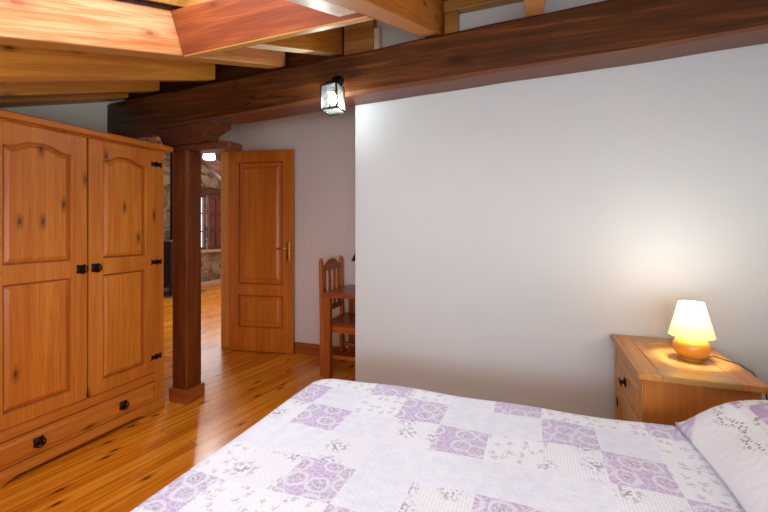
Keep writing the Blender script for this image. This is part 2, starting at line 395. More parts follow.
# stove
st = thing('wood_stove', 'black wood stove against the stone wall, seen between wardrobe and post', 'stove', (-6.28, 5.75, 0))
m = MB().box(-6.5, -6.05, 5.45, 6.08, .2, .98)
for x in (-6.46, -6.1):
    for y in (5.5, 6.03): m.box(x-.025, x+.025, y-.025, y+.025, 0, .2)
m.build('body', M['stove'], st, bevel=.01)
MB().box(-6.52, -6.03, 5.43, 6.1, .98, 1.01).build('top_plate', M['steel'], st, bevel=.004)
d = MB().box(-6.05, -6.03, 5.52, 6.01, .34, .86).build('door', M['stove'], st, bevel=.005)
MB().box(-6.03, -6.025, 5.58, 5.95, .45, .8).build('pane', plain('stove glass', srgb(60, 60, 66), .1), d)
MB().tube([(-6.03, 5.97, .55), (-6.0, 5.97, .55), (-6.0, 5.97, .7), (-6.03, 5.97, .7)], .008).build('handle', M['steel'], d)
MB().box(-6.55, -5.95, 5.35, 6.18, .0, .02).build('hearth_plate', M['steel'], st)
MB().lathe([(.07, 1.0), (.07, 3.08)], (-6.3, 5.75, 0), 20).build('flue_pipe', M['stove'], st)

# ------------------------------------------------------------------ big timber beam, post, capital
def bz0(x): return 2.045+.037*(x+.93)
def bz1(x): return 2.31+.042*(x+.85)
def rough_beam(x0, x1, y0, y1, n=60, seed=3):
    rnd = random.Random(seed); m = MB(); vs = []; fs = []
    ph = [rnd.uniform(0, 6) for _ in range(8)]
    ch = .016
    for i in range(n+1):
        x = x0+(x1-x0)*i/n; w = lambda k, a: a*(math.sin(x*2.3+ph[k])*.6+math.sin(x*6.1+ph[k+1])*.3+math.sin(x*13+ph[k+2])*.15)
        a, b_, c, d = y0+w(0, .007), y1, bz0(x)+w(1, .006), bz1(x)+w(2, .008)
        cc = ch+w(3, .006)
        for y, z in ((a+cc, c), (b_-.01, c), (b_, c+.01), (b_, d-.01), (b_-.01, d), (a+cc, d), (a, d-cc), (a, (c+d)/2+w(4, .01)), (a, c+cc)): vs.append((x, y, z))
    k = 9
    for i in range(n):
        for j in range(k): fs.append((i*k+j, i*k+(j+1) % k, (i+1)*k+(j+1) % k, (i+1)*k+j))
    fs.append(list(range(k))); fs.append([n*k+j for j in range(k)][::-1])
    return m.add(vs, fs)
o = rough_beam(XL+.001, XR-.001, 2.24, YW-.004).build('timber_beam', M['beamx'])
tag(o, 'long dark brown rough timber beam crossing the room above the white wall', 'beam')

px0, px1, py0, py1 = -2.43, -2.293, 2.2, 2.335
PT = 1.79
post = thing('timber_post', 'dark red-brown square timber post standing beside the wardrobe', 'post', (-2.36, 2.268, 0))
MB().box(px0, px1, py0, py1, 0, PT).build('shaft', M['post'], post, bevel=.007)
s = MB(); g = .016
s.box(px0-g, px1+g, py0-g, py0-.001, 0, .1).box(px0-g, px1+g, py1+.001, py1+g, 0, .1).box(px0-g, px0-.001, py0-.001, py1+.001, 0, .1).box(px1+.001, px1+g, py0-.001, py1+.001, 0, .1)
s.build('plinth_skirting', M['skirt'], post, bevel=.003)
cap = thing('carved_corbel', 'dark carved S-curved timber corbel between the post and the long beam', 'corbel', (-2.34, 2.3, PT))
xc = -2.34
MB().box(xc-.18, xc+.37, 2.25, 2.39, PT+.001, PT+.05).build('bearing_slab', M['capital'], cap, bevel=.008)
pr = []
top = lambda x: bz0(x)-.012
side = []
for k in range(13):                                   # S profile of the right arm
    u = k/12; z = PT+.052+(top(xc)-PT-.052)*u
    side.append((.11+.15*(u*u*(3-2*u))+.018*math.sin(u*math.pi*3), z))
pr = [(xc+a, z) for a, z in side]; pr[-1] = (pr[-1][0], top(pr[-1][0]))
lf = [(xc-a-.1, z) for a, z in side]; lf[-1] = (lf[-1][0], top(lf[-1][0]))
MB().prism(pr+lf[::-1], 'y', 2.245, 2.395).build('bracket', M['capital'], cap, bevel=.004)

# ------------------------------------------------------------------ rafters
def rafter(name, x0, x1, y0, y1, mat, lab, dz=0, group=None, depth=DK, skew=0, ds=0):
    vs = []
    for t in (0, depth-dz):
        for x, y in ((x0, y0), (x1, y0), (x1+skew, y1), (x0+skew, y1)): vs.append((x, y, zb(x, y)+dz+t+ds*(y-1.6)*(1 if t == 0 else 0)))
    o = MB().hexa(vs).build(name, mat, bevel=.006)
    return tag(o, lab, 'rafter', group)
rafter('roof_rafter', -1.64, -1.535, -1.45, 2.285, M['rafter_pink'], 'wide pinkish sunlit rafter along the left side of the skylight', ds=-.035)
rafter('skylight_trimmer', -.6, -.51, -1.45, YW-.01, M['rafter'], 'golden rafter to the right of the skylight, running back over the dark beam')
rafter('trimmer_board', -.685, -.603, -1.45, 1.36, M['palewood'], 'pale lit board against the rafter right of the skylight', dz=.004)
rafter('roof_rafter', -1.25, -1.165, 1.53, 2.375, M['rafter_lit_under'], 'short rafter between skylight header and dark beam above the lantern')
rafter('roof_rafter', -.04, .045, -1.45, YW-.01, M['rafter'], 'orange brown rafter near the centre, its end showing over the dark beam')
rafter('roof_rafter', .55, .64, -1.45, YW-.01, M['rafter'], 'rafter at the right above the bedside')
rafter('roof_rafter', -2.08, -2.0, -1.45, 2.16, M['rafter'], 'yellow brown knotty rafter next to the pinkish one, ending before the beam', dz=-.04)
rafter('roof_rafter', -2.6, -2.5, -1.45, 2.16, M['rafter'], 'knotty brown rafter above the front of the wardrobe', dz=-.045)
rafter('wall_plate_timber', XL+.002, -2.86, -1.45, 2.2, M['rafter'], 'lowest brown timber running along the left wall above the wardrobe', dz=-.05)
# skylight header (between the pink rafter and the pale board)
vs = []
for t in (.0, DK-.004):
    for x, y in ((-1.5335, 1.45), (-.6015, 1.45), (-.6015, 1.525), (-1.5335, 1.525)):
        yy = y-t*.345; vs.append((x, yy, zb(x, y)+t*1.0-(t*.345*.345 if t else 0)))
o = MB().hexa(vs).build('skylight_header', M['rafter_head'], bevel=.006)
tag(o, 'reddish header timber across the upper end of the skylight opening', 'header')
# blocking above beam
def blocking(x0, x1, lab, z0=.14):
    vs = []
    for t in (z0, DK-.003):
        for x, y in ((x0, 2.385), (x1, 2.385), (x1, YW-.005), (x0, YW-.005)): vs.append((x, y, zb(x, 2.385)+t))
    return tag(MB().hexa(vs).build('blocking_board', M['rafterx'], bevel=.004), lab, 'board', 'blocking boards above the beam')
blocking(-.505, -.045, 'golden blocking board under the ceiling left of the centre rafter')
blocking(.05, .545, 'golden blocking board under the ceiling right of the centre rafter')
def stud(x0, x1, lab, mat):
    o = MB().hexa([(x0, 2.39, bz1(x0)+.012), (x1, 2.39, bz1(x1)+.012), (x1, YW-.005, bz1(x1)+.012), (x0, YW-.005, bz1(x0)+.012)] + [(x, y, zb(x, 2.39)+DK-.075) for x, y in ((x0, 2.39), (x1, 2.39), (x1, YW-.005), (x0, YW-.005))]).build('short_stud', mat, bevel=.003)
    return tag(o, lab, 'stud')
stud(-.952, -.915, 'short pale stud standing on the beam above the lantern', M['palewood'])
blocking(-1.16, -.953, 'golden board between two rafters on the beam above the lantern', -.03)
vs = [(x, y, bz1(x)+.012) for x, y in ((XL+.002, 2.385), (-1.165, 2.385), (-1.165, YW-.006), (XL+.002, YW-.006))]+[(x, y, zb(x, 2.385)+DK-.004) for x, y in ((XL+.002, 2.385), (-1.165, 2.385), (-1.165, YW-.006), (XL+.002, YW-.006))]
tag(MB().hexa(vs).build('fascia_board', M['beamx'], bevel=.004), 'dark board closing the gap between the left end of the beam and the roof', 'board')
stud(-.5, -.42, 'short golden stud standing on the beam beside the skylight trimmer', M['rafterx'])

# skylight shaft + roof window
sk = thing('window_2', 'roof window in the sloping ceiling', 'window', (-1.1, .85, zb(-1.1, .85)+DK)); sk['kind'] = 'structure'
m = MB(); t = .02
for a in ((SX0, SX0+t, SY0, SY1), (SX1-t, SX1, SY0, SY1), (SX0+t, SX1-t, SY0, SY0+t), (SX0+t, SX1-t, SY1-t, SY1)):
    r = roofslab(*a, DK+.016, DK+.17); m.add(r.v, r.f)
m.build('window_lining', M['rafterx'], sk)
m = MB(); g0 = -.003; tt = .004
for a in ((SX0+g0+.003, SX0+tt, SY0, SY1), (SX1-tt, SX1, SY0, SY1), (SX0+tt, SX1-tt, SY0, SY0+tt), (SX0+tt, SX1-tt, SY1-tt, SY1)):
    r = roofslab(*a, DK-.0, DK+.016); m.add(r.v, r.f)
m.build('gap_shade_strip', M['gap'], sk)  # dark strip painted in for the shaded gap below the lining
m = MB(); t = .07
for a in ((SX0+.02, SX0+t, SY0+.02, SY1-.02), (SX1-t, SX1-.02, SY0+.02, SY1-.02), (SX0+t, SX1-t, SY0+.02, SY0+t), (SX0+t, SX1-t, SY1-t, SY1-.02)):
    r = roofslab(*a, DK+.12, DK+.165); m.add(r.v, r.f)
m.build('window_frame', plain('white window frame', srgb(236, 234, 230), .4), sk)
roofslab(SX0+t, SX1-t, SY0+t, SY1-t, DK+.14, DK+.145).build('pane', M['glass'], sk)

# ------------------------------------------------------------------ open door leaf
DH, DWd = 1.997, .69
dang = math.atan2(.115, .70)
door = thing('door_1', 'orange wooden interior door standing open against the recess wall', 'door', (-2.893, 3.33, .008), dang); door['kind'] = 'structure'
def panel_frame(m, x0, x1, z0, z1, opens, y0, y1):
    "leaf with rectangular through openings, as stiles and rails"
    xs0 = min(o[0] for o in opens); xs1 = max(o[1] for o in opens)
    m.box(x0, xs0, y0, y1, z0, z1); m.box(xs1, x1, y0, y1, z0, z1)
    zc = z0
    for o in sorted(opens, key=lambda q: q[2]):
        m.box(xs0, xs1, y0, y1, zc, o[2]); zc = o[3]
    m.box(xs0, xs1, y0, y1, zc, z1)
m = MB(); ops = [(.105, .585, .235, .56), (.105, .585, .665, 1.885)]
panel_frame(m, 0, DWd, 0, DH, ops, -.035, 0)
leaf = m.build('leaf_frame', M['doorz'], door, bevel=.002, local=True)
for a, b_, c, d_ in ops:
    p = MB().box(a-.002, b_+.002, -.024, -.012, c-.002, d_+.002)
    q = MB()                                         # raised field with sloped border
    e = .045; e2 = .07
    V = [(a+e, -.024, c+e), (b_-e, -.024, c+e), (b_-e, -.024, d_-e), (a+e, -.024, d_-e), (a+e2, -.033, c+e2), (b_-e2, -.033, c+e2), (b_-e2, -.033, d_-e2), (a+e2, -.033, d_-e2)]
    p.add(V, [(4, 5, 6, 7), (0, 1, 5, 4), (1, 2, 6, 5), (2, 3, 7, 6), (3, 0, 4, 7)])
    p.build('panel', M['doorz'], door, bevel=.002, local=True); p = MB()
    for z0, z1_, x0, x1 in ((c, c+.014, a, b_), (d_-.014, d_, a, b_), (c, d_, a, a+.014), (c, d_, b_-.014, b_)): p.box(x0, x1, -.0375, -.02, z0, z1_)
    p.build('moulding', M['doordark'], door, bevel=.002, local=True)
h = MB().box(.622, .654, -.04, -.035, .9, 1.09)
hd = h.build('handle_plate', M['brass'], door, bevel=.002, local=True)
MB().tube([(.638, -.04, 1.03), (.638, -.075, 1.03), (.63, -.082, 1.03), (.57, -.084, 1.028), (.542, -.08, 1.022)], [.011, .009, .009, .008, .007]).build('lever', M['brass'], hd, local=True)
MB().lathe([(.006, 0), (.006, .006)], (.638, -.047, .95), 12, axis='y').build('keyhole', M['iron'], hd, local=True)

# ------------------------------------------------------------------ wardrobe (front plane x = WX)
WX = -2.39; WY0, WY1 = 1.043, 2.095; WB = -2.93; WH = 1.80
wd = thing('pine_wardrobe', 'tall orange pine wardrobe with two arched panel doors and a bottom drawer', 'wardrobe', (-2.66, 1.58, 0))
MB().box(WB-.02, WX+.045, WY0-.04, WY1+.042, WH-.035, WH).build('cornice', M['wardy'], wd, bevel=.008)
c = MB()
c.box(WB, WX-.02, WY1-.02, WY1, .07, WH-.036).box(WB, WX-.02, WY0, WY0+.02, .07, WH-.036).box(WB, WB+.012, WY0+.02, WY1-.02, .07, WH-.036)
c.box(WB, WX-.02, WY0+.02, WY1-.02, .235, .25)
c.build('carcass', M['wardz'], wd)
c = MB()
c.box(WX-.02, WX, WY1-.062, WY1, .07, WH-.036).box(WX-.02, WX, WY0, WY0+.062, .07, WH-.036)
c.box(WX-.02, WX, WY0+.062, WY1-.062, 1.757, WH-.036)
c.build('face_frame', M['wardz'], wd, bevel=.002)
MB().box(WX-.02, WX+.0, WY0+.062, WY1-.062, .212, .268).build('drawer_rail', M['wardy'], wd, bevel=.003)
MB().box(WX-.06, WX-.03, WY0+.05, WY1-.05, .08, 1.76).build('interior_shadow_board', M['gap'], wd)
# scalloped plinth
pl = [(WY0, 0), (WY0+.1, 0)]
for k in range(0, 13):
    u = k/12; s_ = math.sin(u*math.pi/2)
    pl.append((WY0+.11+.1*u, .026*(u*u*(3-2*u))))
for k in range(12, -1, -1):
    u = k/12
    pl.append((WY1-.11-.1*u, .026*(u*u*(3-2*u))))
pl += [(WY1-.1, 0), (WY1, 0), (WY1, .079), (WY0, .079)]
MB().prism(pl, 'x', WX-.018, WX+.012).build('plinth', M['wardy'], wd, bevel=.003)
for ya in (WY1-.02, WY0): MB().box(WB, WX-.02, ya, ya+.02, 0, .069).build('side_foot', M['wardy'], wd)

def ring_pull(parent, y, z, x, s=1.0, facing=1):
    k = MB().lathe([(.004, 0), (.0175*s, .0), (.017*s, .004), (.009*s, .008), (.007*s, .02), (.009*s, .022), (.004*s, .026)], (x, y, z), 16, axis='x') if facing > 0 else \
        MB().lathe([(.004, 0), (.0175*s, -.0), (.017*s, -.004), (.009*s, -.008), (.007*s, -.02), (.009*s, -.022), (.004*s, -.026)], (x, y, z), 16, axis='x')
    for a in range(4):                                  # lobes of the backplate
        w = math.pi/4+a*math.pi/2
        k.lathe([(.007*s, 0), (.007*s, .003*facing)], (x, y+.017*s*math.cos(w), z+.017*s*math.sin(w)), 10, axis='x')
    kk = k.build('knob', M['iron'], parent)
    pts = [(x+(.016+.004*(1-math.cos(t)))*facing, y+.017*s*math.sin(t), z-.014*s-.017*s*math.cos(t)+.012*s) for t in [2*math.pi*i/18 for i in range(18)]]
    MB().tube(pts, .0028*s, 6, closed=True).build('ring', M['iron'], kk)
    return kk
def hinge(parent, y, z, x, k=1.5):
    m = MB()
    for s_ in (-1, 1):
        m.prism([(y+s_*a_*k, z+b_*k) for a_, b_ in ((.004, -.011), (.012, -.006), (.027, -.013), (.024, 0), (.027, .013), (.012, .006), (.004, .011))], 'x', x, x+.003)
    m.lathe([(.005, -.018), (.005, .018)], (x+.003, y, z), 10)
    return m.build('hinge', M['iron'], parent)

def arch(y0, y1, z_side, rise, n=24):
    pts = []
    for i in range(n+1):
        u = i/n; q_ = min(1, max(0, ((u if u < .5 else 1-u)-.06)/.34)); w = .5-.5*math.cos(q_*math.pi)
        pts.append((y0+(y1-y0)*u, z_side+rise*w))
    return pts
def ward_door(y0, y1, hy, kx, kname):
    z0, z1 = .272, 1.753; th0, th1 = WX-.016, WX+.008
    sw = .083
    d = MB().box(th0, th1, y0, y0+sw, z0, z1).box(th0, th1, y1-sw, y1, z0, z1)
    d.box(th0, th1, y0+sw, y1-sw, z0, .345).box(th0, th1, y0+sw, y1-sw, .965, 1.06)
    top_ = arch(y0+sw, y1-sw, 1.642, .032)
    d.prism([(y1-sw, z1), (y0+sw, z1)]+top_, 'x', th0, th1)
    dr = d.build('door', M['wardz'], wd, bevel=.003)
    # recessed moulding and fielded panels
    MB().box(WX-.014, WX-.0085, y0+sw-.004, y1-sw+.004, .34, .97).build('panel_groove', M['warddark'], dr)
    p = MB()
    e, e2 = .010, .028
    def raised(p, a, b_, c, dd, xt, xb_, arc=0):
        outer = [(a+e, c+e), (b_-e, c+e)] + ([(y, z) for y, z in arch(a+e, b_-e, dd-e, arc)][::-1] if arc else [(b_-e, dd-e), (a+e, dd-e)])
        inner = [(a+e2, c+e2), (b_-e2, c+e2)] + ([(y, z) for y, z in arch(a+e2, b_-e2, dd-e2, arc)][::-1] if arc else [(b_-e2, dd-e2), (a+e2, dd-e2)])
        n = len(outer)
        p.add([(xb_, y, z) for y, z in outer]+[(xt, y, z) for y, z in inner], [(i, (i+1) % n, n+(i+1) % n, n+i) for i in range(n)]+[list(range(n, 2*n))])
    raised(p, y0+sw, y1-sw, .345, .965, WX+.002, WX-.008)
    p.build('lower_panel', M['panelz'], dr)
    MB().prism([(y0+sw-.004, 1.055), (y1-sw+.004, 1.055)]+[(y, z+.004) for y, z in top_][::-1], 'x', WX-.014, WX-.0085).build('panel_groove', M['warddark'], dr)
    p = MB()
    raised(p, y0+sw, y1-sw, 1.06, 1.642, WX+.002, WX-.008, .032)
    p.build('upper_panel', M['panelz'], dr)
    ring_pull(dr, kx, 1.01, th1, 1.3)
    for z in (.375, 1.01, 1.665): hinge(dr, hy, z, th1)
    return dr
ward_door(WY0+.064, 1.579, WY0+.066, 1.546, '')
ward_door(1.590, WY1-.064, WY1-.066, 1.626, '')
dz0, dz1 = .083, .208
d = MB().box(WX-.016, WX+.006, WY0+.066, WY1-.066, dz0, dz1).build('drawer', M['wardy'], wd, bevel=.003)
q = MB(); a, b_, c_, dd = WY0+.066, WY1-.066, dz0, dz1; e, e2 = .012, .028
V = [(WX+.0062, a+e, c_+e), (WX+.0062, b_-e, c_+e), (WX+.0062, b_-e, dd-e), (WX+.0062, a+e, dd-e), (WX+.013, a+e2, c_+e2), (WX+.013, b_-e2, c_+e2), (WX+.013, b_-e2, dd-e2), (WX+.013, a+e2, dd-e2)]
q.add(V, [(4, 5, 6, 7), (0, 1, 5, 4), (1, 2, 6, 5), (2, 3, 7, 6), (3, 0, 4, 7)]); q.build('drawer_front', M['wardy'], d)
ring_pull(d, 1.335, .148, WX+.013, 1.3); ring_pull(d, 1.79, .148, WX+.013, 1.3)

# ------------------------------------------------------------------ nightstand
NZ = .68; nx0, nx1, ny0, ny1 = .379, .785, 1.81, 2.43
nt = thing('pine_nightstand', 'pine bedside cabinet with framed top between bed and white wall', 'nightstand', (.59, 2.12, 0))
t0 = NZ-.024
for xa_, xb_ in ((nx0, nx0+.078), (nx1-.082, nx1)): MB().box(xa_, xb_, ny0, ny1, t0, NZ).build('top_side_board', M['nighty'], nt, bevel=.003)
rw = wood('nightstand rail', (190, 146, 86), (160, 116, 62), 'x', knots=.1, rough=.35)
for ya in (ny0, ny1-.12): MB().box(nx0+.0785, nx1-.0825, ya, ya+.12, t0, NZ-.0005).build('top_end_board', rw, nt, bevel=.002)
MB().box(nx0+.0805, nx1-.0845, ny0+.1225, ny1-.1225, t0, NZ-.0012).build('top_panel', M['nighty'], nt, bevel=.002)
bx0, bx1, by0, by1 = nx0+.022, nx1-.02, ny0+.022, ny1-.02
c = MB().box(bx0+.0, bx1, by0, by0+.02, .07, t0-.002).box(bx0, bx1, by1-.02, by1, .07, t0-.002).box(bx1-.015, bx1, by0+.02, by1-.02, .07, t0-.002).box(bx0+.02, bx1-.015, by0+.02, by1-.02, .07, .085)
c.build('side_panel', M['nightpanel'], nt, bevel=.002)
c = MB().box(bx0-.006, bx0-.0005, by0, by0+.045, 0, t0-.001).box(bx0-.006, bx0+.018, by1-.045, by1, 0, t0-.001).box(bx0-.004, bx0+.016, by0+.045, by1-.045, t0-.04, t0-.001).box(bx0-.004, bx0+.016, by0+.045, by1-.045, .43, .455).box(bx0-.004, bx0+.016, by0+.045, by1-.045, .06, .1)
c.build('face_frame', M['nightz'], nt, bevel=.003)
for ya in (by0, by1-.034): MB().box(bx1-.04, bx1+.0, ya, ya+.034, 0, .068).build('foot', M['nightz'], nt, bevel=.003)
dr = MB().box(bx0-.002, bx0+.014, by0+.048, by1-.048, .458, t0-.043).build('drawer', M['nighty'], nt, bevel=.003)
xq = bx0-.002; a, b_, c_, dd = by0+.048, by1-.048, .458, t0-.043
V = [(xq-.0005, a+.012, c_+.012), (xq-.0005, b_-.012, c_+.012), (xq-.0005, b_-.012, dd-.012), (xq-.0005, a+.012, dd-.012), (xq-.008, a+.032, c_+.032), (xq-.008, b_-.032, c_+.032), (xq-.008, b_-.032, dd-.032), (xq-.008, a+.032, dd-.032)]
MB().add(V, [(4, 5, 6, 7), (0, 1, 5, 4), (1, 2, 6, 5), (2, 3, 7, 6), (3, 0, 4, 7)]).build('drawer_front', M['nighty'], dr)
ring_pull(dr, 2.12, .537, xq-.008, 1.05, -1)
cd = MB(); a, b_, c_, dd = by0+.048, by1-.048, .103, .427
cd.box(bx0-.002, bx0+.014, a, a+.06, c_, dd).box(bx0-.002, bx0+.014, b_-.06, b_, c_, dd).box(bx0-.002, bx0+.014, a+.06, b_-.06, c_, c_+.06).box(bx0-.002, bx0+.014, a+.06, b_-.06, dd-.06, dd)
cdo = cd.build('door', M['nightz'], nt, bevel=.003)
MB().box(bx0+.004, bx0+.01, a+.055, b_-.055, c_+.055, dd-.055).build('panel', M['nightz'], cdo)
ring_pull(cdo, 1.92, .27, bx0-.002, 1.0, -1)
MB().box(bx0-.006, bx0-.002, b_-.03, b_+.012, .335, .375).build('hinge', M['iron'], cdo, bevel=.001)
MB().box(bx0-.006, bx0-.002, b_-.03, b_+.012, .135, .17).build('hinge', M['iron'], cdo, bevel=.001)

# ------------------------------------------------------------------ bedside lamp
LX, LY, LZ = .633, 2.09, NZ
lp = thing('bedside_lamp', 'small lit table lamp with cream shade and round amber base', 'lamp', (LX, LY, LZ))
t = NT('amber ceramic'); nz = t.n('ShaderNodeTexNoise', i_Vector=t.coords(), i_Scale=25.0)
t.bsdf(i_Base_Color=t.mix(nz.outputs[0], srgb(196, 120, 30), srgb(226, 156, 60)), i_Roughness=.25)
prof = [(.03, .001), (.045, .001)]
for k in range(1, 16):
    a = -math.pi/2+math.pi*k/16; prof.append((.067*math.cos(a)**.8, .052+.051*math.sin(a)))
prof = [p for p in prof if p[0] > .012]
MB().lathe(prof, (LX, LY, LZ), 40).build('base', t.m, lp)
MB().lathe([(.012, .1), (.012, .145), (.016, .148), (.016, .165)], (LX, LY, LZ), 20).build('socket', M['brass'], lp)
MB().lathe([(.004, .166), (.018, .175), (.024, .19), (.02, .207), (.006, .216)], (LX, LY, LZ), 20).build('bulb', M['bulb_warm'], lp)
t = NT('lamp shade fabric')
df = t.n('ShaderNodeBsdfDiffuse', i_0=srgb(246, 228, 160)); tl = t.n('ShaderNodeBsdfTranslucent', i_0=srgb(250, 214, 130))
ad = t.n('ShaderNodeMixShader', i_0=.3, i_1=df.outputs[0], i_2=tl.outputs[0]); t.link(ad.outputs[0], t.out.inputs[0])
MB().lathe([(.082, .1), (.045, .24)], (LX, LY, LZ), 48, cap=False).build('lamp_shade', t.m, lp)
MB().tube([(LX+.0823*math.cos(a), LY+.0823*math.sin(a), LZ+.1) for a in [2*math.pi*i/40 for i in range(40)]], .0015, 5, True).build('shade_rim', plain('rim', srgb(240, 226, 180), .6), lp)
MB().tube([(LX+.0453*math.cos(a), LY+.0453*math.sin(a), LZ+.24) for a in [2*math.pi*i/40 for i in range(40)]], .0015, 5, True).build('shade_rim', bpy.data.materials['rim'], lp)
MB().tube([(LX+.06, LY+.04, LZ+.004), (LX+.1, LY+.06, LZ+.004), (.75, LY+.03, LZ+.004), (.782, LY-.03, LZ+.006), (.796, LY-.12, LZ-.0), (.80, LY-.2, LZ-.04), (.81, LY-.24, LZ-.2), (.82, LY-.1, .3), (.83, LY, .02)], .003, 8).build('cord', plain('dark cord', srgb(60, 40, 24), .5), lp)

# ------------------------------------------------------------------ bed, quilt, pillow
BX0, BX1, BY0, BY1, BZ = -.915, 1.09, .14, 1.64, .58
bd = thing('double_bed', 'double bed hidden beneath the lavender patchwork quilt', 'bed', (.1, .89, 0))
def rrect(x0, x1, y0, y1, r, n=8):
    pts = []
    for cx, cy, a0 in ((x1-r, y1-r, 0), (x0+r, y1-r, 90), (x0+r, y0+r, 180), (x1-r, y0+r, 270)):
        for k in range(n+1):
            a = math.radians(a0+90*k/n); pts.append((cx+r*math.cos(a), cy+r*math.sin(a)))
    return pts
MB().prism(rrect(BX0+.02, BX1-.02, BY0+.02, BY1-.02, .1), 'z', .33, BZ-.03).build('mattress', plain('mattress ticking', srgb(235, 232, 226), .8), bd, bevel=.03)
MB().prism(rrect(BX0+.025, BX1-.025, BY0+.025, BY1-.025, .08), 'z', .14, .325).build('bed_base', plain('bed base fabric', srgb(200, 190, 176), .9), bd, bevel=.01)
for x in (BX0+.12, BX1-.12):
    for y in (BY0+.12, BY1-.12):
        MB().lathe([(.025, 0), (.03, .139)], (x, y, 0), 16).build('leg', M['chairz'], bd)

CELL = .162; CX, CY = -.218, 1.272                      # a patch centre
PURPLE = {(0,0), (-1,1), (-2,2), (-3,0), (-4,1), (-2,-2), (-1,-3), (1,2), (2,1), (3,0), (4,2), (1,-2), (-4,-3), (0,-5), (2,-4), (-3,-6), (3,-3), (4,-1), (5,-5)}
BLUE = {(-1,-1), (-3,-1), (0,-1), (2,-1), (-3,1), (0,1), (1,1), (0,2), (3,1), (-1,-2), (-4,-1), (-2,0), (1,-1), (3,-2)}
BOUQ = {(2,0), (-2,-1), (0,-2), (1,-3), (-1,0), (-3,-2), (3,-1), (-4,0)}
def quiltmat():
    t = NT('patchwork quilt')
    uv = t.n('ShaderNodeUVMap', uv_map='cloth').outputs[0]
    at = t.n('ShaderNodeAttribute', attribute_name='patch', attribute_type='GEOMETRY').outputs['Fac']
    def is_(k): return t.math('COMPARE', at, float(k), .3)
    # purple floral
    def mp(s): return t.n('ShaderNodeMapping', i_0=uv, i_Scale=(s, s, s)).outputs[0]
    nz = t.n('ShaderNodeTexNoise', i_Vector=mp(1), i_Scale=26.0, i_Detail=2.0, noise_dimensions='2D')
    wv = t.n('ShaderNodeVectorMath', operation='MULTIPLY_ADD', i_0=nz.outputs['Color'], i_1=(.018, .018, 0)); t.link(uv, wv.inputs[2])
    vo = t.n('ShaderNodeTexVoronoi', i_Vector=wv.outputs[0], i_Scale=13.0, voronoi_dimensions='2D', i_Randomness=.45)
    ring = t.ramp(vo.outputs['Distance'], [(.0, G(.75)), (.16, G(.75)), (.2, G(0)), (.3, G(0)), (.32, G(1)), (.42, G(1)), (.46, G(0)), (.56, G(.0))])
    lace = t.n('ShaderNodeTexVoronoi', i_Vector=wv.outputs[0], i_Scale=55.0, voronoi_dimensions='2D', feature='DISTANCE_TO_EDGE')
    lc = t.ramp(lace.outputs[0], [(.05, G(1)), (.14, G(0))])
    base = t.mix(t.math('MULTIPLY', lc, .6), srgb(198, 184, 222), srgb(232, 234, 246))
    purp = t.mix(t.math('MULTIPLY', ring, .75), base, srgb(230, 234, 246))
    core = t.ramp(vo.outputs['Distance'], [(.05, G(1)), (.26, G(0))])
    leaf = t.n('ShaderNodeTexNoise', i_Vector=mp(1), i_Scale=110.0, i_Detail=1.0, noise_dimensions='2D')
    purp = t.mix(t.math('MULTIPLY', core, t.ramp(leaf.outputs[0], [(.45, G(0)), (.55, G(.85))])), purp, srgb(150, 156, 158))
    # sprigs
    sv = t.n('ShaderNodeTexVoronoi', i_Vector=wv.outputs[0], i_Scale=24.0, voronoi_dimensions='2D', i_Randomness=.8)
    sd = t.ramp(t.math('ADD', sv.outputs['Distance'], t.math('MULTIPLY', t.math('SUBTRACT', leaf.outputs[0], .5), .9)), [(.1, G(1)), (.24, G(0))])
    hue = t.n('ShaderNodeSeparateColor', i_0=sv.outputs['Color']).outputs[0]
    sc = t.ramp(hue, [(.0, srgb(188, 186, 176)), (.55, srgb(196, 192, 184)), (.6, srgb(186, 170, 206))], 'CONSTANT')
    sprig = t.mix(t.math('MULTIPLY', sd, .6), srgb(236, 241, 253), sc)
    # bouquet with fine stripes
    sep = t.n('ShaderNodeSeparateXYZ', i_0=uv)
    stp = t.ramp(t.math('SINE', t.math('MULTIPLY', sep.outputs[0], 720.0)), [(.3, G(0)), (.9, G(.28))])
    bq = t.mix(stp, srgb(236, 241, 253), srgb(196, 198, 196))
    b2 = t.n('ShaderNodeTexVoronoi', i_Vector=wv.outputs[0], i_Scale=9.0, voronoi_dimensions='2D', i_Randomness=.6)
    bm_ = t.ramp(b2.outputs['Distance'], [(.1, G(1)), (.42, G(0))])
    lf2 = t.n('ShaderNodeTexNoise', i_Vector=mp(1), i_Scale=75.0, i_Detail=2.0, noise_dimensions='2D')
    bq = t.mix(t.math('MULTIPLY', bm_, t.ramp(lf2.outputs[0], [(.5, G(0)), (.58, G(.9))])), bq, t.ramp(leaf.outputs[0], [(.46, srgb(146, 154, 146)), (.52, srgb(166, 146, 196))]))
    plainc = t.mix(t.ramp(nz.outputs[0], [(.3, G(0)), (.7, G(1))]), srgb(226, 232, 250), srgb(234, 240, 253))
    col = t.mix(is_(1), plainc, purp); col = t.mix(is_(2), col, sprig); col = t.mix(is_(3), col, bq)
    b = t.bsdf(i_Base_Color=col, i_Roughness=.85)
    # quilting: puffy meanders + seams
    m1 = t.n('ShaderNodeTexNoise', i_Vector=mp(1), i_Scale=42.0, i_Detail=1.0, noise_dimensions='2D')
    ln = t.ramp(t.math('ABSOLUTE', t.math('SUBTRACT', m1.outputs[0], .5)), [(.0, G(0)), (.07, G(1))])
    rb = t.math('SINE', t.math('MULTIPLY', t.math('ADD', sep.outputs[0], sep.outputs[1]), 330.0))
    h = t.math('ADD', ln, t.math('MULTIPLY', rb, .1))
    t.link(t.bump(h, .22, .004), b.inputs['Normal'])
    return t.m
QM = quiltmat()
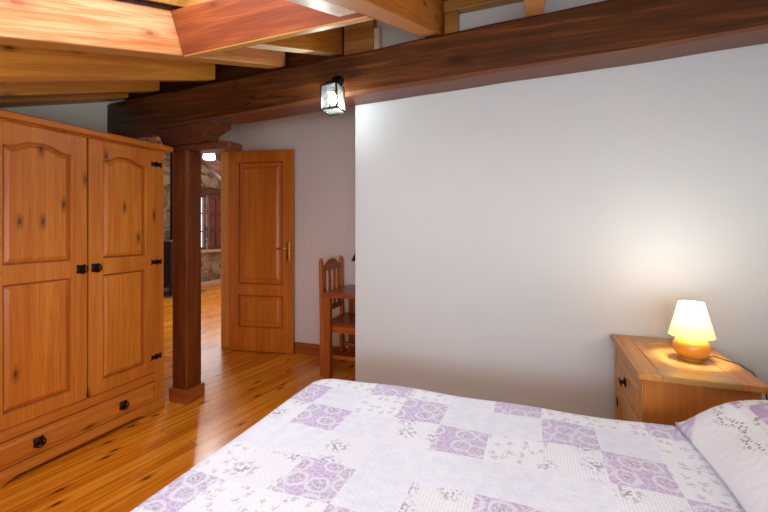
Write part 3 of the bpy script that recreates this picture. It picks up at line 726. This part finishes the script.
def cloth(name, label):
    drop = .42; RX0, RX1, RY0, RY1 = BX0+.11, BX1-.11, BY0+.11, BY1-.11   # core rectangle, corners rounded by .11
    R0 = .11; r = .035
    step = CELL/9
    i0 = math.floor((RX0-R0-drop-(CX-CELL/2))/step); i1 = math.ceil((RX1+R0-.02-(CX-CELL/2))/step)
    j0 = math.floor((RY0-R0-drop-(CY-CELL/2))/step); j1 = math.ceil((RY1+R0+drop-(CY-CELL/2))/step)
    vs = []; uv = []
    for j in range(j0, j1+1):
        for i in range(i0, i1+1):
            u = CX-CELL/2+i*step; v = CY-CELL/2+j*step
            qx = min(max(u, RX0), RX1); qy = min(max(v, RY0), RY1)
            dx, dy = u-qx, v-qy; e = math.hypot(dx, dy)
            z = BZ-.004+.004*math.sin(u*5.1+1)*math.sin(v*6.3)+.003*math.sin(u*13+v*9)
            x, y = u, v
            if e > R0-r:
                nx, ny = dx/e, dy/e; s_ = e-(R0-r); L = r*math.pi/2
                if s_ < L: a = s_/r; hor = r*math.sin(a); ver = r*(1-math.cos(a))
                else:
                    f_ = s_-L; wob = .012*math.sin((u if abs(ny) > .5 else v)*17)*min(1, f_/.2)
                    hor = r+.035*min(1, f_/.3)+wob*.9; ver = r+f_
                x = qx+nx*(R0-r+hor); y = qy+ny*(R0-r+hor); z -= ver
            # the quilt rises and creases under the pillow edge
            vs.append((x, y, max(z, .06))); uv.append((u, v))
    W = i1-i0+1; fs = []; pt = []
    for j in range(j1-j0):
        for i in range(i1-i0):
            fs.append((j*W+i, j*W+i+1, (j+1)*W+i+1, (j+1)*W+i))
            ci = math.floor((i+i0)/9); cj = math.floor((j+j0)/9)
            if (ci, cj) in PURPLE: k = 1
            elif (ci, cj) in BLUE: k = 0
            elif (ci, cj) in BOUQ: k = 3
            elif -4 <= ci <= 5 and -4 <= cj <= 2: k = 2
            else:
                w = (ci*7+cj*13+ci*cj*3) % 7; k = (1, 0, 2, 3, 2, 0, 2)[w]
            pt.append(k)
    me = bpy.data.meshes.new(name); me.from_pydata(vs, [], fs)
    ul = me.uv_layers.new(name='cloth')
    for lp_ in me.loops: ul.data[lp_.index].uv = uv[lp_.vertex_index]
    at = me.attributes.new('patch', 'FLOAT', 'FACE')
    for k, val in enumerate(pt): at.data[k].value = val
    for p in me.polygons: p.use_smooth = True
    me.materials.append(QM)
    o = bpy.data.objects.new(name, me); COL.objects.link(o)
    sm = o.modifiers.new('thick', 'SOLIDIFY'); sm.thickness = .012; sm.offset = -1
    return tag(o, label, 'quilt')
cloth('patchwork_quilt', 'white and lavender floral patchwork quilt spread over the bed')

def pillowmat():
    t = NT('pillow sham')
    uv = t.n('ShaderNodeUVMap', uv_map='cloth').outputs[0]
    sep = t.n('ShaderNodeSeparateXYZ', i_0=uv); U, V = sep.outputs[0], sep.outputs[1]
    def mp(s): return t.n('ShaderNodeMapping', i_0=uv, i_Scale=(s, s, s)).outputs[0]
    nz = t.n('ShaderNodeTexNoise', i_Vector=mp(1), i_Scale=26.0, i_Detail=2.0, noise_dimensions='2D')
    wv = t.n('ShaderNodeVectorMath', operation='MULTIPLY_ADD', i_0=nz.outputs['Color'], i_1=(.018, .018, 0)); t.link(uv, wv.inputs[2])
    base = srgb(232, 235, 242)
    # vine: a wavy line of leaves and little flowers parallel to the left edge (u measured from the edge)
    ctr = t.math('ADD', .075, t.math('MULTIPLY', t.math('SINE', t.math('MULTIPLY', V, 42.0)), .011))
    dist = t.math('ABSOLUTE', t.math('SUBTRACT', U, ctr))
    lv = t.n('ShaderNodeTexVoronoi', i_Vector=mp(1), i_Scale=84.0, voronoi_dimensions='2D', i_Randomness=.7)
    dots = t.math('MULTIPLY', t.ramp(lv.outputs['Distance'], [(.28, G(1)), (.36, G(0))]), t.ramp(dist, [(.008, G(1)), (.014, G(0))]))
    hue = t.n('ShaderNodeSeparateColor', i_0=lv.outputs['Color']).outputs[0]
    col = t.mix(t.math('MULTIPLY', dots, .85), base, t.ramp(hue, [(0, srgb(150, 152, 128)), (.5, srgb(150, 138, 160)), (.75, srgb(128, 120, 128))], 'CONSTANT'))
    # field: sprigs and purple patches
    fld = t.ramp(U, [(.108, G(0)), (.11, G(1))])
    sv = t.n('ShaderNodeTexVoronoi', i_Vector=wv.outputs[0], i_Scale=24.0, voronoi_dimensions='2D', i_Randomness=.8)
    leaf = t.n('ShaderNodeTexNoise', i_Vector=mp(1), i_Scale=110.0, i_Detail=1.0, noise_dimensions='2D')
    sd = t.ramp(t.math('ADD', sv.outputs['Distance'], t.math('MULTIPLY', t.math('SUBTRACT', leaf.outputs[0], .5), .9)), [(.1, G(1)), (.24, G(0))])
    f1 = t.mix(t.math('MULTIPLY', sd, .9), srgb(226, 230, 232), srgb(150, 152, 146))
    f2 = t.mix(t.ramp(nz.outputs[0], [(.45, G(0)), (.6, G(1))]), srgb(184, 158, 206), srgb(222, 214, 228))
    ch = t.n('ShaderNodeTexChecker', i_Vector=t.n('ShaderNodeMapping', i_0=uv, i_Location=(-.128, .03, 0)).outputs[0], i_Scale=1/.15).outputs[1]
    f = t.mix(ch, f1, f2)
    f = t.mix(t.math('MULTIPLY', ch, t.ramp(leaf.outputs[0], [(.5, G(0)), (.6, G(.6))])), f, srgb(170, 170, 176))
    col = t.mix(fld, col, f)
    # purple scallops near the far corner edge
    edge = t.math('MULTIPLY', t.ramp(t.math('SUBTRACT', U, t.math('MULTIPLY', t.math('SUBTRACT', V, .64), .5)), [(.028, G(1)), (.034, G(0))]), t.ramp(t.n('ShaderNodeTexNoise', i_Vector=mp(1), i_Scale=16.0, noise_dimensions='2D').outputs[0], [(.38, G(0)), (.43, G(1))]))
    edge = t.math('MULTIPLY', edge, t.ramp(V, [(.52, G(0)), (.56, G(1))]))
    col = t.mix(t.math('MULTIPLY', edge, .7), col, f2)
    b = t.bsdf(i_Base_Color=col, i_Roughness=.85)
    m1 = t.n('ShaderNodeTexNoise', i_Vector=mp(1), i_Scale=42.0, i_Detail=1.0, noise_dimensions='2D')
    t.link(t.bump(m1.outputs[0], .4, .004), b.inputs['Normal'])
    return t.m
PM = pillowmat()
def pillow(name, label, x0, x1, y0, y1, zbase, hgt):
    n, m = 44, 56; vs = []; uv = []; top = []; fs = []
    Lx, Ly = x1-x0, y1-y0
    def prof(a, f0, sc):                                         # flange then swelling
        return 0 if a < f0 else (1-math.exp(-(a-f0)/sc))
    def pt(i, j, s_):
        u, v = i/n, j/m
        px, py = u*Lx, v*Ly
        h = prof(min(px, Lx-px), .0, .09)*prof(min(py, Ly-py), .0, .03)
        cx = .018*math.sin(math.pi*v); cy = .014*math.sin(math.pi*u)   # edges pull in
        x = x0+px+(cx if u < .5 else -cx)*abs(1-2*u); y = y0+py+(cy if v < .5 else -cy)*abs(1-2*v)
        wr = .004*math.sin(px*31+py*17)*h
        z = zbase+.007+s_*.004+(h*hgt+wr+.004*math.sin(py*22)*(1-h) if s_ > 0 else 0)
        return (x, y, z), (px, py)
    for s_ in (1, -1):
        for j in range(m+1):
            for i in range(n+1):
                p, q = pt(i, j, s_); vs.append(p); uv.append(q)
    K = (n+1)*(m+1)
    for s_ in (0, 1):
        for j in range(m):
            for i in range(n):
                a = s_*K+j*(n+1)+i; q = (a, a+1, a+n+2, a+n+1); fs.append(q if s_ == 0 else q[::-1])
    ring = [i for i in range(n+1)]+[j*(n+1)+n for j in range(1, m+1)]+[m*(n+1)+i for i in range(n-1, -1, -1)]+[j*(n+1) for j in range(m-1, 0, -1)]
    for a, b_ in zip(ring, ring[1:]+ring[:1]): fs.append((b_, a, a+K, b_+K))
    me = bpy.data.meshes.new(name); me.from_pydata(vs, [], fs)
    ul = me.uv_layers.new(name='cloth')
    for lp_ in me.loops: ul.data[lp_.index].uv = uv[lp_.vertex_index]
    for p in me.polygons: p.use_smooth = True
    me.materials.append(PM)
    o = bpy.data.objects.new(name, me); COL.objects.link(o)
    return tag(o, label, 'pillow')
pillow('pillow', 'white floral quilted pillow lying at the head of the bed near the nightstand', .44, 1.05, .9, 1.6, BZ+.006, .17)

# ------------------------------------------------------------------ desk and chair in the recess
dk = thing('wooden_desk', 'reddish wooden desk partly hidden behind the white wall edge', 'desk', (-1.1, 3.17, 0))
DX0, DX1, DYa, DYb, DT = -1.635, -.45, 2.945, 3.462, .705
MB().box(DX0, DX1, DYa, DYb, DT-.035, DT).build('desktop', wood('desk top', (176, 92, 50), (130, 56, 28), 'x', knots=.2, rough=.3), dk, bevel=.004)
for x in (DX0+.01, DX1-.07):
    for y, w_ in ((DYa+.008, .048), (DYb-.032, .03)):
        MB().box(x, x+.062, y, y+w_, 0, DT-.036).build('leg', M['chairz'], dk, bevel=.004)
ch = thing('dining_chair', 'honey brown wooden chair with arched slatted back beside the recess desk', 'chair', (-1.688, 3.2, 0))
ca, cb = 3.025, 3.4; cx = -1.688
for y in (ca, cb):
    m = MB().prism([(cx+.0, 0), (cx+.035, 0), (cx+.035, .44), (cx+.02, .94), (cx+.012, .98), (cx-.003, .98), (cx-.01, .94), (cx, .44)], 'y', y-.018, y+.018)
    m.build('leg', M['chairz'], ch, bevel=.006, seg=3)
for y in (ca, cb):
    MB().box(cx+.37, cx+.405, y-.018, y+.018, 0, .41).build('leg', M['chairz'], ch, bevel=.004)
tp = [(ca+.02, .87), (cb-.02, .87), (cb-.02, .915)]
for k in range(13): u = k/12; tp.append((cb-.06-(cb-ca-.12)*u, .92+.05*math.sin(math.pi*u)))
tp += [(ca+.02, .915)]
MB().prism(tp, 'x', cx-.002, cx+.018).build('top_rail', M['chairy'], ch, bevel=.004)
MB().box(cx+.004, cx+.024, ca+.018, cb-.018, .52, .565).build('lower_rail', M['chairy'], ch, bevel=.003)
for k in range(4):
    y = ca+.018+(cb-ca-.036)*(k+.5)/4
    w0, w1 = .014, .02
    MB().hexa([(cx+.006, y-w0, .563), (cx+.018, y-w0, .563), (cx+.018, y+w0, .563), (cx+.006, y+w0, .563), (cx+.002, y-w1, .873), (cx+.014, y-w1, .873), (cx+.014, y+w1, .873), (cx+.002, y+w1, .873)]).build('slat', M['chairz'], ch, bevel=.002)
MB().box(cx+.036, cx+.42, ca-.02, cb+.024, .425, .45).build('seat', wood('seat', (170, 86, 40), (130, 58, 26), 'x', knots=.3, rough=.3), ch, bevel=.006)
MB().box(cx+.036, cx+.37, ca-.012, ca+.008, .37, .424).box(cx+.036, cx+.37, cb-.008, cb+.012, .37, .424).box(cx+.372, cx+.392, ca+.019, cb-.019, .37, .424).build('seat_rail', M['chairx'], ch, bevel=.002)
MB().box(cx+.036, cx+.37, ca-.01, ca+.01, .15, .18).box(cx+.036, cx+.37, cb-.01, cb+.01, .15, .18).box(cx+.18, cx+.2, ca+.01, cb-.01, .155, .175).build('stretcher', M['chairx'], ch, bevel=.002)
# small desk lamp whose black shade peeks past the wall edge
dl = thing('desk_lamp', 'small black desk lamp peeking out past the white wall edge above the desk', 'lamp', (-1.41, 3.24, DT))
bx, by = -1.41, 3.24
MB().lathe([(.055, .001), (.055, .012), (.02, .02)], (bx, by, DT), 24).build('base', M['iron'], dl)
MB().tube([(bx, by, DT+.015), (bx, by, DT+.25), (bx-.03, by, DT+.31)], .006).build('stem', M['brass'], dl)
MB().lathe([(.045, .0), (.015, .06), (.012, .08)], (bx-.045, by, DT+.245), 20, cap=False).build('lamp_shade', M['iron'], dl)

# ------------------------------------------------------------------ lanterns
def lantern(name, label, group=None):
    r = thing(name, label, 'lantern', (0, 0, 0), 0, group)
    w, h = .052, .145                         # half width, height, hanging below the origin
    m = MB()
    for sx in (-1, 1):
        for sy in (-1, 1): m.bar((sx*w*.95, sy*w*.95, 0), (sx*w, sy*w, -h), .008)
    for z, k in ((0, .95), (-h, 1)):
        q = w*k
        m.bar((-q, -q, z), (q, -q, z), .008).bar((q, -q, z), (q, q, z), .008).bar((q, q, z), (-q, q, z), .008).bar((-q, q, z), (-q, -q, z), .008)
    m.build('frame', M['iron'], r, local=True)
    q = MB(); w0 = w*.95-.002; w1 = w-.002
    A = [(-w0, -w0, -.003), (w0, -w0, -.003), (w0, w0, -.003), (-w0, w0, -.003)]; B = [(-w1, -w1, -h+.003), (w1, -w1, -h+.003), (w1, w1, -h+.003), (-w1, w1, -h+.003)]
    q.add(A+B, [(0, 1, 5, 4), (1, 2, 6, 5), (2, 3, 7, 6), (3, 0, 4, 7), (4, 5, 6, 7)])
    q.build('glass', M['lglass'], r, local=True)
    c = MB(); c.prism([(-.05, 0), (.05, 0), (.015, .02), (-.015, .02)], 'y', -.045, .045)
    c.build('cap', M['iron'], r, local=True, bevel=.003)
    MB().tube([(0, 0, .02), (0, 0, .05), (0, .03, .07), (0, .085, .07)], .006).build('arm', M['iron'], r, local=True)
    MB().lathe([(.035, 0), (.035, .012), (.02, .018)][::-1], (0, .078, .07), 20, axis='y').build('wall_plate', M['iron'], r, local=True)
    MB().lathe([(.011, -.001), (.011, -.035)], (0, 0, 0), 14).build('socket', M['iron'], r, local=True)
    MB().lathe([(.008, -.036), (.021, -.055), (.024, -.078), (.016, -.1), (.005, -.108)], (0, 0, 0), 16).build('bulb', M['bulb_cool'], r, local=True)
    return r
def pointlight(name, loc, power, col, rad):
    L = bpy.data.lights.new(name, 'POINT'); L.energy = power; L.color = col; L.shadow_soft_size = rad
    o = bpy.data.objects.new(name, L); o.location = loc; COL.objects.link(o); return o
lan = lantern('glass_lantern', 'square glass lantern lit cool white, mounted on the dark beam', None)
lan.location = (-1.118, 2.145, 2.072)
lan.rotation_euler = (math.radians(-3), math.radians(-4), 0)
pointlight('lantern_light', (-1.1, 2.14, 1.98), 3.4, (1, .97, .94), .03)
lan2 = lantern('glass_lantern', 'tiny glaring lantern beyond the doorway, seen just right of the post', None)
lan2.location = (-4.13, 4.34, 2.3)
MB().tube([(0, 0, .05), (0, 0, .79)], .006).build('hanging_rod', M['iron'], lan2, local=True)
pointlight('far_lantern_light', (-4.12, 4.33, 2.2), 80, (.9, .93, 1), .03)
pointlight('bedside_light', (LX, LY, LZ+.225), 8, (1, .99, .93), .034)
pointlight('bedside_inner_light', (LX, LY, LZ+.165), .8, (1, .86, .58), .02)

# ------------------------------------------------------------------ lights and world
def area(name, loc, rot, size, power, col, sy=None):
    L = bpy.data.lights.new(name, 'AREA'); L.energy = power; L.color = col; L.size = size
    if sy: L.shape = 'RECTANGLE'; L.size_y = sy
    o = bpy.data.objects.new(name, L); o.location = loc; o.rotation_euler = rot; COL.objects.link(o); return o
sl = math.atan(ZS)
area('skylight_daylight', (-1.1, .75, zb(-1.1, .75)+DK+.45), (sl, 0, 0), 1.0, 31, (.97, .97, 1), 1.1)
area('room_fill', (.2, -1.1, 1.15), (math.radians(97), 0, math.radians(8)), 2.0, 48, (.78, .89, 1), .5)  # added fill lamp behind the camera, no visible source
area('bounce_fill', (-.2, -.6, .75), (math.radians(150), 0, math.radians(10)), 1.2, 22, (.96, .97, 1))  # added upward lamp behind the camera, stands in for bounced light
area('overhead_fill', (.25, 1.0, 1.8), (math.radians(25), 0, 0), .35, 3, (.9, .93, 1))  # added lamp above the view, brightens the quilt and lower wall
area('far_room_daylight', (-6.2, 6.6, 1.5), (0, math.radians(-90), 0), .6, 9, (.95, .97, 1), 1.1)
area('far_room_fill', (-4.9, 6.0, 2.9), (0, 0, 0), 1.5, 40, (1, .95, .9))

w = bpy.data.worlds.new('World'); scn.world = w; w.use_nodes = True
bg = w.node_tree.nodes['Background']; bg.inputs[0].default_value = (.85, .92, 1, 1); bg.inputs[1].default_value = 2.2

# ------------------------------------------------------------------ camera
cam = bpy.data.cameras.new('Camera'); co = bpy.data.objects.new('Camera', cam); COL.objects.link(co)
cam.sensor_width = 36; cam.lens = 36*406/768; cam.shift_y = -29/768; cam.clip_start = .02
co.location = (0, 0, 1.245); co.rotation_euler = (math.radians(90), 0, math.atan2(.3466, .938))
scn.camera = co
scn.view_settings.view_transform = 'Standard'
scn.view_settings.look = 'None'
scn.view_settings.exposure = 0
